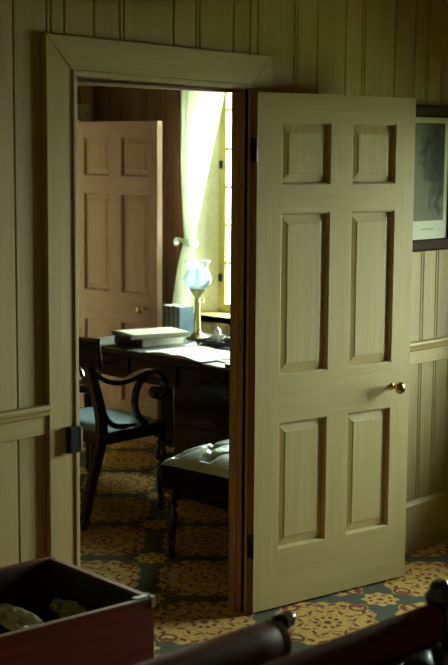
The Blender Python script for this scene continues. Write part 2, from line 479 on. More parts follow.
# chair rail and baseboards (profile extruded along x)
def xmould(name, prof, x0, x1, mat, y=0):
    mb = MB(); mb.prism(prof, x0, x1, lambda u, v, d: (d, y - u, v))
    o = mb.build(name, mat, bevel=.002); o['kind'] = 'structure'; return o
RAILP = [(0, .865), (.014, .865), (.014, .925), (.022, .932), (.026, .945), (.034, .950), (.036, .960), (.034, .967), (0, .967)]
BASEP = [(0, 0), (.02, 0), (.02, .215), (.012, .228), (.006, .235), (0, .235)]
xmould('trim_2', RAILP, XL, -CW, M['pine_h']); xmould('trim_3', RAILP, W + CW, XR, M['pine_h'])
xmould('baseboard_left', BASEP, XL, -CW, M['pine_h']); xmould('baseboard_right', BASEP, W + CW, XR, M['pine_h'])

# window wall (x = XR), deep reveals; two windows
WT = .3
SPL = .075
WINS = [(-1.86, -.68, .76, 1.88), (1.16, 2.40, .80, 2.25), (3.75, 4.95, .60, 2.15)]
mb = MB()
ys = YN - .3
HY = 5.3
ww = sorted(WINS)
for a, b in zip([YN - .3] + [q[1] for q in ww], [q[0] for q in ww] + [HY]): mb.box(XR, XR + WT, a, b, -.2, HC)
for y0, y1, z0, z1 in WINS:
    mb.box(XR, XR + WT, y0, y1, -.2, z0); mb.box(XR, XR + WT, y0, y1, z1, HC)
mb.build('wall_outer', M['plaster'])['kind'] = 'structure'
fR = lambda u, d, z: (XR - d + .0, u, z)
def evenedges(a, b, step=.155):
    e = [a]
    while e[-1] < b - .24: e.append(e[-1] + random.choice((.12, .15, .18, .14)))
    return e + [b]
n0, n1 = WINS[:2]
board_wall('wall_right', M['pine'], [(evenedges(YN, n0[0]), 0, HC), (evenedges(n0[1], -.001), 0, HC), (evenedges(n0[0], n0[1]), 0, n0[2]), (evenedges(n0[0], n0[1]), n0[3], HC)], [], fR)
far_e = [n1[1], 2.38, 2.486, 2.615, 2.764, 2.817, 2.999, YF]
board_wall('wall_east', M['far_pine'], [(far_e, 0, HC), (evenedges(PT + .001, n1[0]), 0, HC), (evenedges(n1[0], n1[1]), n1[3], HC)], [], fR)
board_wall('wall_below_window', M['pine'], [(evenedges(n1[0], n1[1]), 0, n1[2] - .03)], [], fR)  # paler pine than the boards beside it: bounced light put into the colour

def window(idx, y0, y1, z0, z1, rows):
    w = empty('window_%d' % idx, (XR, (y0 + y1) / 2, z0), kind='structure')
    w['label'] = ['', 'small paned casement window in the far room behind the white curtain', 'casement window lighting the near room beside the open door', 'casement window of the hall beyond the far doorway'][idx]
    hw = (y1 - y0) / 2; h = z1 - z0
    mb = MB()   # painted reveal lining
    hi = hw; hw = hw - SPL
    for s in (-1, 1):
        mb.prism([(0.0, s * (hi - .001)), (WT, s * (hi - .001)), (WT, s * hw), (.18, s * hw)], 0.012, h - .012, lambda u, v, d: (u, v, d))
    mb.box(0, WT, -hi, hi, h - .012, h)
    mb.build('reveal_lining', M['cream'], w)
    mb = MB(); mb.box(-.03, WT, -hi + .0005, hi - .0005, -.03, .012)
    mb.box(-.03, -.019, -hi - .03, hi + .03, -.03, .012)
    mb.build('window_sill', M['yellow_paint'], w, bevel=.004)
    F0, F1 = .185, .225
    for s in (-1, 1):     # casements
        c = MB(); a, b = (-hw, 0) if s < 0 else (0, hw)
        st = .05
        c.box(F0, F1, a, a + st, .012, h - .012); c.box(F0, F1, b - st, b, .012, h - .012)
        c.box(F0, F1, a + st, b - st, .012, .012 + st); c.box(F0, F1, a + st, b - st, h - .012 - st, h - .012)
        cas = c.build('casement', M['yellow_paint'], w, bevel=.004)
        g = MB()
        for k in range(1, 2):
            yy = a + st + (b - a - 2 * st) * k / 2
            g.box(F0 + .004, F1 - .004, yy - .008, yy + .008, .012 + st, h - .012 - st)
        for z in rows:
            g.box(F0 + .004, F1 - .004, a + st, b - st, z - z0 - .008, z - z0 + .008)
        g.build('muntins', M['yellow_paint'], cas, bevel=.003)
        p = MB(); p.box(F0 + .018, F0 + .021, a + st - .004, b - st + .004, .012 + st - .004, h - .012 - st + .004)
        p.build('pane', M['pane'], cas)
        for hz in (.20, .90):
            q = MB(); yy = (b - .03) if s > 0 else (a + .004)
            q.box(F0 - .008, F0, yy, yy + .026, hz, hz + .05)
            q.build('hinge', M['iron'], cas, bevel=.002)
    return w
window(1, *WINS[1], [1.118, 1.354, 1.588, 1.821, 2.058])
window(2, *WINS[0], [1.08, 1.44, 1.80])
window(3, *WINS[2], [1.2, 1.6])
mb = MB(); mb.box(1.1, 1.2, YF + .14, HY, 0, HC); mb.box(1.2, XR, HY, HY + .1, 0, HC); mb.build('wall_hall', M['plaster'])['kind'] = 'structure'

pe = empty('window_pelmet', (XR - .02, (WINS[0][0] + WINS[0][1]) / 2, 1.80), label='unseen pine pelmet box added to shade the upper near wall', cat='pelmet')  # unseen pelmet, added to keep window light off the upper right wall
pw = (WINS[0][1] - WINS[0][0]) / 2 + .14
mb = MB(); mb.box(-.24, -.22, -pw, pw, 0, .2); mb.build('front_board', M['pine_y'], pe, bevel=.003)
mb = MB(); mb.box(-.22, 0, -pw, pw, .18, .2); mb.build('top_board', M['pine_y'], pe, bevel=.003)
for sg in (-1, 1):
    mb = MB(); mb.box(-.22, 0, sg * pw - .009 - sg * .009, sg * pw + .009 - sg * .009, 0, .18); mb.build('end_board', M['pine_y'], pe)

# far wall with its doorway
DX0, DX1, DH = 2.10, 2.93, 2.0
mb = MB()
mb.box(-1.6, DX0 - .03, YF, YF + .14, 0, HC); mb.box(DX1 + .03, XR, YF, YF + .14, 0, HC); mb.box(DX0 - .03, DX1 + .03, YF, YF + .14, DH + .03, HC)
mb.build('wall_far', M['far_pine'])['kind'] = 'structure'
fF = lambda u, d, z: (u, YF - d, z)
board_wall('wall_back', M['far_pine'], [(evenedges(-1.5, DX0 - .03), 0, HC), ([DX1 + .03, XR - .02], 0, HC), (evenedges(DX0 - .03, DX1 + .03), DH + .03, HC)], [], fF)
t2 = empty('trim_4', (0, 0, 0), kind='structure'); t2['label'] = 'brown pine casing of the doorway in the far wall'
casing_set(t2, DX0, DX1, DH, YF - T, -1, M['far_trim'], M['far_trim'], cw=.10)
mb = MB(); mb.box(DX0 - .029, DX0, YF - T - .02, YF + .14, 0, DH); mb.box(DX1, DX1 + .029, YF - T - .02, YF + .14, 0, DH); mb.box(DX0 - .029, DX1 + .029, YF - T - .02, YF + .14, DH, DH + .029)
mb.build('jamb', M['far_trim'], t2, bevel=.002)
# remaining walls
mb = MB(); mb.box(XL - .2, XL, YN - .2, PT, 0, HC); mb.build('wall_left', M['pine_y'])['kind'] = 'structure'
mb = MB(); mb.box(XL - .2, XR, YN - .2, YN, 0, HC); mb.build('wall_rear', M['pine_h'])['kind'] = 'structure'
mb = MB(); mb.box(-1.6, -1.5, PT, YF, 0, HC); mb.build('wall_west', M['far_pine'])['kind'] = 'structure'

# ------------------------------------------------------------------ six-panel doors
def panel_door(name, dw, dh, th, loc, ang, mv, mh, medge, knobz, label, lat, zc, hinge_sign=1):
    """local: x from hinge to free edge, y=0 visible face, y=th rear face (thickness runs +y), z up"""
    d = empty(name, loc, ang, kind='structure'); d['label'] = label
    xs = [0, lat[0], lat[1], lat[2], lat[3], dw]
    zs = [0] + zc + [dh]
    mb = MB(); bm = mb.bm
    def hole(i, j): return i in (1, 3) and j in (1, 3, 5)
    for side, y in ((0, 0.0), (1, th)):
        g = [[bm.verts.new((x, y, z)) for z in zs] for x in xs]
        for i in range(5):
            for j in range(7):
                if hole(i, j): continue
                mi = 0 if i in (0, 4) or (i == 2 and j in (1, 3, 5)) else 1
                mb.face([g[i][j], g[i + 1][j], g[i + 1][j + 1], g[i][j + 1]], mi)
        if side == 0: g0 = g
        else: g1 = g
    # outer edges
    for j in range(7):
        mb.face([g0[0][j], g0[0][j + 1], g1[0][j + 1], g1[0][j]], 2)
        mb.face([g0[5][j], g0[5][j + 1], g1[5][j + 1], g1[5][j]], 0)
    for i in range(5):
        mb.face([g0[i][0], g0[i + 1][0], g1[i + 1][0], g1[i][0]], 0)
        mb.face([g0[i][7], g0[i + 1][7], g1[i + 1][7], g1[i][7]], 1)
    # hole walls: moulded sticking down to the panel groove
    rings = []
    for i in (1, 3):
        for j in (1, 3, 5):
            for g, s, y in ((g0, 1, 0), (g1, -1, th)):
                o = [g[i][j], g[i + 1][j], g[i + 1][j + 1], g[i][j + 1]]
                prev = o
                for ins, dep in ((.002, .003), (.005, .004), (.008, .015), (.008, .0185)):
                    x0, x1, z0, z1 = xs[i] + ins, xs[i + 1] - ins, zs[j] + ins, zs[j + 1] - ins
                    cur = [bm.verts.new(q) for q in ((x0, y + s * dep, z0), (x1, y + s * dep, z0), (x1, y + s * dep, z1), (x0, y + s * dep, z1))]
                    for k in range(4): mb.face([prev[k], prev[(k + 1) % 4], cur[(k + 1) % 4], cur[k]], 0)
                    prev = cur
    leaf = mb.build('door_frame', [mv, mh, medge], d)
    for i in (1, 3):
        for j in (1, 3, 5):
            pb = MB()
            x0, x1, z0, z1 = xs[i] + .0075, xs[i + 1] - .0075, zs[j] + .0075, zs[j + 1] - .0075
            loops = []
            for y, s in ((0, 1), (th, -1)):
                rr = []
                for ins, dep in ((0, .0178), (.005, .0174), (.034, .0125), (.036, .0105)):
                    rr.append([pb.bm.verts.new(q) for q in ((x0 + ins, y + s * dep, z0 + ins), (x1 - ins, y + s * dep, z0 + ins), (x1 - ins, y + s * dep, z1 - ins), (x0 + ins, y + s * dep, z1 - ins))])
                for a, b in zip(rr, rr[1:]):
                    for k in range(4): pb.face([a[k], a[(k + 1) % 4], b[(k + 1) % 4], b[k]])
                pb.face(rr[-1]); loops.append(rr[0])
            for k in range(4): pb.face([loops[0][k], loops[0][(k + 1) % 4], loops[1][(k + 1) % 4], loops[1][k]])
            pb.build('door_panel', mv, d)
    kx = dw - .103
    kb = MB()
    kb.lathe([(.015, 0), (.015, -.003), (.012, -.006), (.007, -.009), (.008, -.028), (.012, -.034), (.021, -.040), (.026, -.049), (.026, -.056), (.020, -.064), (.010, -.068), (.001, -.069)], (kx, 0, knobz), 'y')
    k = kb.build('door_knob', M['brass'], d, smooth=True); k['label'] = 'small round brass knob'
    kb = MB()
    kb.box(dw - .16, dw - .004, th, th + .022, knobz - .05, knobz + .05)
    lk = kb.build('rim_lock', M['iron'], d, bevel=.002)
    for hz in (.22, dh - .26):
        hb = MB(); hb.box(-.0025, 0, .004, th - .004, hz, hz + .09)
        hb.lathe([(.0055, 0), (.0055, .09)], (-.004, th * .0 + .002 if hinge_sign > 0 else th, hz), n=12)
        hb.build('hinge', M['iron'], d)
    return d

TH = R(10.55)
# near door: hinge line at the right jamb, leaf swung back towards the wall
tD = .042
ox, oy = W + .005 - math.sin(TH) * tD, -.027 - math.cos(TH) * tD
panel_door('door_1', .831, 2.02, tD, (ox, oy, .010), -TH, M['door_v'], M['door_h'], M['edge'], .832,
           'pale pine six panel door swung open against the near wall', [.121, .371, .484, .724],
           [.235, .745, .932, 1.564, 1.672, 1.914])
# far door: leaf plane x ~ 2.87, hinge at the far wall, free edge towards -y
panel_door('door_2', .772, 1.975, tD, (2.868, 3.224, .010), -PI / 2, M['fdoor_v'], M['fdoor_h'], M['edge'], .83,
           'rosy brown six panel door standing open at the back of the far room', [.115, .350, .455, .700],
           [.23, .73, .915, 1.53, 1.64, 1.88])

# ------------------------------------------------------------------ curtain
def curtain():
    c = empty('window_curtain', (XR - .085, 2.1, .3), label='sheer white curtain tied back beside the bright far window', cat='curtain')
    ZT, ZK, ZB = 2.32, 1.255, .62
    def edgesY(z):     # far (left) and near (right) limits in y
        if z > ZK:
            t = (z - ZK) / (ZT - ZK)
            l = 2.345 + .055 * min(1, t * 2.2) ** .7
            r = 2.29 - .31 * t ** 1.15
        else:
            t = (ZK - z) / (ZK - ZB)
            l = 2.345 + .16 * t ** .6
            r = 2.285 + .05 * t
        return l, r
    def f(u, v):
        z = ZT + (ZB - ZT) * v
        l, r = edgesY(z)
        wdt = abs(l - r)
        k = 9
        amp = .018 * min(1, .35 / max(wdt, .05)) + .006
        ph = 2 * PI * k * (u ** 1.15) + .8 * math.sin(3 * v)
        x = amp * math.sin(ph)
        # rounded hem folded forward at the free edge
        x -= .02 * math.exp(-((u - .93) / .05) ** 2) * (1 if z > ZK else .4)
        y = l + (r - l) * u + .004 * math.cos(ph * 2)
        return (x, y - 2.1, z - .3)
    mb = MB(); mb.grid(150, 70, f)
    mb.build('drape', M['curtain'], c, smooth=True)
    # tie-back band round the gathered cloth + knot
    tb = MB()
    n = 40
    for dz, rr in ((0, 1),):
        pts = [(.034 * math.cos(2 * PI * k / n), 2.315 - 2.1 + .050 * math.sin(2 * PI * k / n), ZK - .3 + .008 * math.sin(2 * PI * k / n)) for k in range(n + 1)]
        tb.tube(pts, .014, n=8, flat=(.5, 1.5))
    tb.tube(smoothpts([(-.035, .235, .96), (-.05, .27, .975), (-.04, .30, .965), (-.02, .31, .95)]), [.012] * 18 + [.02], n=8)
    tb.build('tieback', M['curtain'], c, smooth=True)
    rd = MB(); rd.tube([(0, 1.12 - 2.1, 2.335 - .3), (0, 2.46 - 2.1, 2.335 - .3)], .010, n=12)
    for y in (1.12, 2.46): rd.box(-.006, .066, y - 2.1 - .006, y - 2.1 + .006, 2.329 - .3, 2.341 - .3)
    rd.build('curtain_rod', M['brass'], c, smooth=True)
curtain()

# ------------------------------------------------------------------ desk
DA = R(-6.6)      # front edge direction tilt
def desk():
    # local: x = depth (0 at front edge), y along the edge (0 = far end)
    d = empty('writing_desk', (2.045, 2.33, 0), DA, label='large dark wooden writing desk with worn dark top below the window', cat='desk')
    D, Ln = .80, 1.42
    mb = MB(); mb.box(0, D, -Ln, 0, .718, .748); mb.build('desk_top', M['desk'], d, bevel=.006)
    mb = MB(); mb.box(.012, D - .02, -Ln + .02, -.02, .748, .7505); mb.build('leather_inlay', M['desktop'], d)
    mb = MB(); mb.box(.05, D - .05, -Ln + .05, -Ln + .075, .58, .718); mb.box(.05, D - .05, -.075, -.05, .58, .718)
    mb.box(.05, .075, -Ln + .05, -.05, .58, .718); mb.box(D - .075, D - .05, -Ln + .05, -.05, .58, .718)
    mb.build('apron', M['desk'], d, bevel=.002)
    for k in range(3):
        y0 = -Ln + .11 + k * .41
        mb = MB(); mb.box(.038, .05, y0, y0 + .37, .60, .70); dr = mb.build('drawer', M['desk'], d, bevel=.003)
        mb = MB(); mb.lathe([(.006, 0), (.006, -.012), (.014, -.018), (.012, -.026), (.001, -.028)], (.038, y0 + .185, .65), 'x')
        mb.build('knob', M['iron'], dr, smooth=True)
    mb = MB(); mb.box(.06, D - .055, -Ln + .058, -.86, .06, .5795); mb.box(.09, D - .08, -Ln + .08, -.88, .0005, .06); pd = mb.build('pedestal', M['desk'], d, bevel=.003)
    for k in range(3):
        mb = MB(); mb.box(.048, .06, -Ln + .075, -.875, .075 + .166 * k, .075 + .166 * k + .158); mb.build('pedestal_drawer', M['desk'], pd, bevel=.003)
    for x in (.075, D - .075):
        for y in (-.075,):
            mb = MB()
            mb.box(x - .03, x + .03, y - .03, y + .03, .56, .716)
            mb.lathe([(.028, .56), (.018, .545), (.027, .53), (.03, .50), (.022, .47), (.026, .455), (.024, .3), (.017, .12), (.022, .10), (.018, .08), (.014, .05), (.02, .03), (.014, .001)], (x, y, 0))
            mb.build('leg', M['desk'], d, smooth=True)
    return d
desk()
DZ = .7515

# ------------------------------------------------------------------ things on the desk
def closed_book(name, L_, Wd, t, loc, rz, cover, label, cat='book', group=None):
    b = empty(name, loc, rz, label=label, cat=cat, group=group)
    c = .003
    mb = MB(); mb.box(-L_ / 2, L_ / 2, -Wd / 2, Wd / 2, 0, c); mb.box(-L_ / 2, L_ / 2, -Wd / 2, Wd / 2, t - c, t)
    mb.build('cover_boards', cover[0], b, bevel=.001)
    mb = MB()
    poly = [(-L_ / 2 - .003, 0), (-L_ / 2 - .010, t * .25), (-L_ / 2 - .010, t * .75), (-L_ / 2 - .003, t), (-L_ / 2 + .02, t + .0006), (-L_ / 2 + .02, t - .0005), (-L_ / 2, t - c), (-L_ / 2, c), (-L_ / 2 + .02, .0005), (-L_ / 2 + .02, 0)]
    mb.prism(poly, -Wd / 2, Wd / 2, lambda u, v, h: (u, h, v)); mb.build('spine', cover[1], b)
    mb = MB(); mb.box(-L_ / 2 + .002, L_ / 2 - .005, -Wd / 2 + .005, Wd / 2 - .005, c, t - c); mb.build('pages', M['paper'], b)
    return b
closed_book('ledger_book', .30, .23, .046, (2.262, 1.905, DZ), R(-4), (M['ledger'], M['spine']), 'thick pale ledger lying underneath on the dark desk, brown spine to the left')
closed_book('ledger_book', .355, .235, .026, (2.235, 1.865, DZ + .0475), R(-19), (M['ledger'], M['spine']), 'wide flat pale ledger lying on top of the other ledger')

def standing_books():
    rz = DA
    base = Vector((2.76, 2.165, DZ))
    e = Vector((math.cos(rz), math.sin(rz), 0)); n = Vector((-math.sin(rz), math.cos(rz), 0))
    ths = [.04, .036, .042, .038]
    y = -sum(ths) / 2
    labs = ['blue clothbound book standing nearest the lamp, end of the upright row',
            'dark upright book just behind the blue one on the desk',
            'dark upright book third in the row, counting the blue book first',
            'dark upright book farthest from the lamp, near the open rosy door']
    for k, t in enumerate(ths):
        c = base + n * (y + t / 2); y += t + .0012
        h = .150 + (.0, .002, -.003, .001)[k]
        b = empty('upright_book', c, rz, label=labs[k], cat='book', group='small books standing upright on the desk')
        cov = M['bluebook'] if k == 0 else M['greybook']
        dpt = .10
        mb = MB(); mb.box(-dpt / 2, dpt / 2, -t / 2, -t / 2 + .0018, 0, h); mb.box(-dpt / 2, dpt / 2, t / 2 - .0018, t / 2, 0, h)
        mb.build('cover_boards', cov, b, bevel=.0008)
        mb = MB(); mb.box(-dpt / 2 - .004, -dpt / 2, -t / 2, t / 2, 0, h)
        mb.build('spine', cov, b, bevel=.002)
        mb = MB(); mb.box(-dpt / 2 + .001, dpt / 2 - .004, -t / 2 + .0025, t / 2 - .0025, .003, h - .0004); mb.build('pages', M['paper'], b)
        mb = MB(); mb.box(-dpt / 2 - .0052, -dpt / 2 - .004, -t * .5, -t * .5 + .0025, .004, h - .004)
        mb.build('spine_line', M['ledger'], b)
standing_books()

def open_book():
    b = empty('open_book', (2.10, 1.415, DZ), DA, label='large open white account book lying near the desk edge', cat='book')
    w2, dp = .235, .30
    mb = MB(); mb.box(-dp / 2 - .004, dp / 2 + .004, -w2 - .004, w2 + .004, 0, .003); mb.build('cover_boards', M['spine'], b)
    for s in (-1, 1):
        def top(v): # v 0 gutter..1 outer
            return .004 + .016 * math.sin(PI * min(1, v * 1.15 + .08)) ** .6 * (1 - .55 * v) + .003
        mb = MB()
        n = 16
        prof = [(s * w2 * k / n, top(k / n)) for k in range(n + 1)] + [(s * w2, .003), (0, .003)]
        mb.prism(prof, -dp / 2, dp / 2, lambda u, v, h: (h, u, v))
        mb.build('page_block', M['paper'], b)
open_book()
def sheet(x, y, rz, w, h, lab):
    mb = MB()
    mb.grid(12, 12, lambda u, v: ((u - .5) * h, (v - .5) * w, .0012 + .003 * math.sin(3 * u + 2 * v) ** 2))
    o = mb.build('loose_sheet', M['paper'], smooth=True, loc=(x, y, DZ), rz=rz, solid=.0006)
    return tag(o, lab, 'paper', 'loose papers on the desk')
sheet(2.40, 1.62, R(12), .20, .18, 'loose white sheet on the desk between open book and lamp')
sheet(2.12, 1.075, R(-12), .21, .24, 'loose white sheet lying right of the open book on the desk')

def lamp():
    l = empty('oil_lamp', (2.57, 1.835, DZ), 0, label='tall brass oil lamp with frosted tulip glass shade on the desk', cat='lamp')
    mb = MB()
    mb.lathe([(.062, 0), (.064, .006), (.060, .012), (.045, .018), (.036, .026), (.026, .034), (.022, .045)])
    mb.build('base', M['tarn'], l, smooth=True)
    mb = MB(); mb.lathe([(.0215, .044), (.0185, .08), (.0160, .15), (.0145, .205), (.017, .21), (.013, .218), (.013, .232)])
    mb.build('column', M['tarn'], l, smooth=True)
    mb = MB(); mb.lathe([(.013, .232), (.016, .242), (.030, .262), (.042, .275), (.044, .284), (.040, .286)])
    mb.build('font_bowl', M['tarn'], l, smooth=True)
    mb = MB(); mb.tube([(0, 0, .222), (.012, -.03, .222)], .003, n=8); mb.lathe([(.010, -.003), (.010, .003)], (.014, -.034, .222), 'y', n=12)
    mb.build('wick_knob', M['tarn'], l, smooth=True)
    mb = MB(); mb.lathe([(.038, .286), (.054, .294), (.070, .310), (.078, .332), (.076, .354), (.066, .376), (.056, .396), (.054, .412), (.062, .430), (.076, .444)], cap=False, n=40)
    mb.build('glass_shade', M['shade'], l, smooth=True, solid=.002)
    mb = MB(); mb.lathe([(.016, .286), (.018, .31), (.012, .33), (.011, .40)], cap=False, n=20)
    mb.build('chimney', M['clear'], l, smooth=True, solid=.001)
lamp()

def inkstand():
    k = empty('inkstand', (2.44, 1.53, DZ), R(-4), label='black inkstand with glass ink pot on the desk right of the lamp', cat='inkstand')
    mb = MB()
    mb.box(-.06, .06, -.15, .15, .012, .020)
    for a, b, c, d_ in ((-.06, -.054, -.15, .15), (.054, .06, -.15, .15), (-.06, .06, -.15, -.144), (-.06, .06, .144, .15)): mb.box(a, b, c, d_, .020, .034)
    mb.build('tray', M['iron'], k, bevel=.002)
    for x in (-.048, .048):
        for y in (-.135, .135):
            mb = MB(); mb.lathe([(.006, 0), (.01, .005), (.007, .012)], (x, y, 0), n=12); mb.build('foot', M['iron'], k, smooth=True)
    mb = MB(); mb.box(-.026, .026, .009, .061, .0205, .062); mb.lathe([(.020, .062), (.018, .074), (.023, .078), (.018, .086)], (0, .035, 0)); p = mb.build('ink_pot', M['porcelain'], k, smooth=True)
    mb = MB(); mb.lathe([(.017, .085), (.017, .090), (.006, .096), (.006, .102), (.001, .104)], (0, .035, 0)); mb.build('lid', M['steel'], p, smooth=True)
    mb = MB(); mb.lathe([(.022, .020), (.024, .028), (.024, .052), (.012, .058)], (0, -.06, 0)); mb.build('sander', M['iron'], k, smooth=True)
    mb = MB(); mb.tube([(-.04, -.02, .024), (.005, -.10, .10)], .003, n=8); mb.build('pen_holder', M['iron'], k)
inkstand()
b_ = MB(); b_.box(-.018, .018, -.03, .03, 0, .016); b_.box(-.0185, .0185, -.0305, .0305, .010, .0175)
tag(b_.build('pen_box', M['iron'], loc=(1.925, 1.0, DZ), rz=DA, bevel=.002), 'tiny dark box at the right front edge of the desk', 'box')

# ------------------------------------------------------------------ elbow chair
def chair():
    c = empty('elbow_chair', (1.52, 1.59, 0), 0, label='black scroll-armed elbow chair with blue-grey seat drawn up to the desk', cat='chair')
    m = M['ebony']
    X = lambda x: x - 1.52
    hwid = .25
    rear = smoothpts([(1.245, .004), (1.262, .06), (1.30, .20), (1.345, .34), (1.372, .44)])
    post = smoothpts([(1.372, .44), (1.366, .54), (1.340, .64), (1.305, .74), (1.280, .82), (1.272, .88)])
    arm = smoothpts([(1.300, .775), (1.34, .735), (1.40, .705), (1.47, .690), (1.55, .695), (1.63, .715), (1.70, .720), (1.755, .705), (1.795, .665), (1.800, .625), (1.780, .592), (1.748, .582), (1.722, .597), (1.722, .622), (1.742, .634), (1.757, .622)])
    supp = smoothpts([(1.665, .705), (1.625, .670), (1.600, .620), (1.595, .56), (1.620, .500), (1.675, .462)])
    brk = smoothpts([(1.345, .66), (1.372, .58), (1.40, .520), (1.45, .482), (1.52, .470), (1.60, .468)])
    for s in (-1, 1):
        y = s * hwid
        y0, y1 = y - .017, y + .017
        conv = lambda P: [(X(a), b) for a, b in P]
        n = len(rear)
        mb = MB(); mb.sweep(conv(rear), [.017 + .012 * i / n for i in range(n)], y0, y1); mb.build('rear_leg', m, c, bevel=.004)
        n = len(post)
        mb = MB(); mb.sweep(conv(post), [.029 - .008 * i / n for i in range(n)], y0, y1); mb.build('back_post', m, c, bevel=.004)
        n = len(arm)
        mb = MB(); mb.sweep(conv(arm), [.012 if i < n * .55 else max(.007, .012 - .005 * (i - n * .55) / (n * .45)) for i in range(n)], y - .021, y + .021); a_ = mb.build('arm', m, c, bevel=.009, seg=4)
        mb = MB(); mb.lathe([(.014, -.026), (.018, -.022), (.018, .022), (.014, .026)], (X(1.745), y, .612), 'y', n=20); mb.build('scroll_boss', m, a_, smooth=True)
        mb = MB(); mb.sweep(conv(supp), .014, y - .015, y + .015); mb.build('arm_support', m, c, bevel=.004)
        mb = MB(); mb.sweep(conv(brk), [.014] * (len(brk) - 6) + [.012, .010, .008, .007, .006, .005], y - .013, y + .013); mb.build('side_bracket', m, c, bevel=.004)
        mb = MB(); mb.box(X(1.36), X(1.80), y - .016, y + .016, .395, .455); mb.build('seat_rail', m, c, bevel=.003)
        # turned front leg
        mb = MB(); mb.box(X(1.755), X(1.80), y - .021, y + .021, .375, .452)
        mb.lathe([(.020, .375), (.013, .366), (.024, .352), (.024, .344), (.014, .334), (.019, .322), (.029, .300), (.030, .280), (.022, .262), (.014, .252), (.023, .242), (.023, .234), (.016, .226), (.024, .190), (.023, .15), (.017, .07), (.013, .045), (.019, .036), (.019, .028), (.012, .018), (.014, .001)], (X(1.778), y, 0))
        mb.build('front_leg', m, c, smooth=True)
    mb = MB(); mb.box(X(1.775), X(1.803), -hwid + .016, hwid - .016, .395, .455); mb.build('front_rail', m, c, bevel=.003)
    mb = MB(); mb.box(X(1.36), X(1.385), -hwid + .016, hwid - .016, .395, .455); mb.build('back_rail', m, c, bevel=.003)
    # crest: concave tablet overhanging the posts
    def crest(z0, z1, t, over, name, mat=m, par=c, x0=1.272, lean=-.10):
        mb = MB()
        n = 20; prof = []
        hw = hwid + over
        def xc(y): return x0 - .045 * (1 - (y / hw) ** 2)
        for fr in (0, 1):
            pass
        def f(u, v):
            y = -hw + 2 * hw * u
            if v < .5:
                q = v * 2; return None
        vs = []
        for i in range(n + 1):
            y = -hw + 2 * hw * i / n
            ring = []
            for (dx, z) in ((t / 2, z0), (t / 2, (z0 + z1) / 2), (t / 2, z1 - .012), (t / 2 + .008, z1 - .004), (0, z1 + .002), (-t / 2 - .008, z1 - .004), (-t / 2, z1 - .012), (-t / 2, z0)):
                ring.append(mb.bm.verts.new((X(xc(y) + dx + lean * (z - z0)), y, z)))
            vs.append(ring)
        k = len(vs[0])
        for a, b in zip(vs, vs[1:]):
            for j in range(k): mb.face([a[j], a[(j + 1) % k], b[(j + 1) % k], b[j]])
        mb.face(vs[0][::-1]); mb.face(vs[-1])
        return mb.build(name, mat, par, bevel=.003)
    crest(.795, .935, .026, .10, 'crest_rail')
    # carved cross rail with scrolls
    mr = crest(.655, .690, .022, -.012, 'cross_rail', x0=1.315, lean=0)
    mb = MB()
    for s in (-1, 1):
        pts = [(X(1.29), s * (.17 - .035 * math.cos(a)), .735 + .035 * math.sin(a)) for a in [k * PI / 8 for k in range(-6, 9)]]
        mb.tube(pts, .011, n=8)
    mb.tube([(X(1.275), -.14, .735), (X(1.270), 0, .74), (X(1.275), .14, .735)], .012, n=8)
    mb.build('carved_scroll', m, mr, smooth=True)
    # drop-in seat
    mb = MB()
    def st(u, v):
        e = (1 - (2 * u - 1) ** 6) * (1 - (2 * v - 1) ** 6)
        return (X(1.386 + .388 * u), (-1 + 2 * v) * (hwid - .018), .452 + .038 * max(0, e) ** .5)
    mb.grid(24, 24, st); mb.box(X(1.388), X(1.772), -hwid + .02, hwid - .02, .43, .4525)
    mb.build('seat_cushion', M['bfabric'], c, smooth=True)
chair()

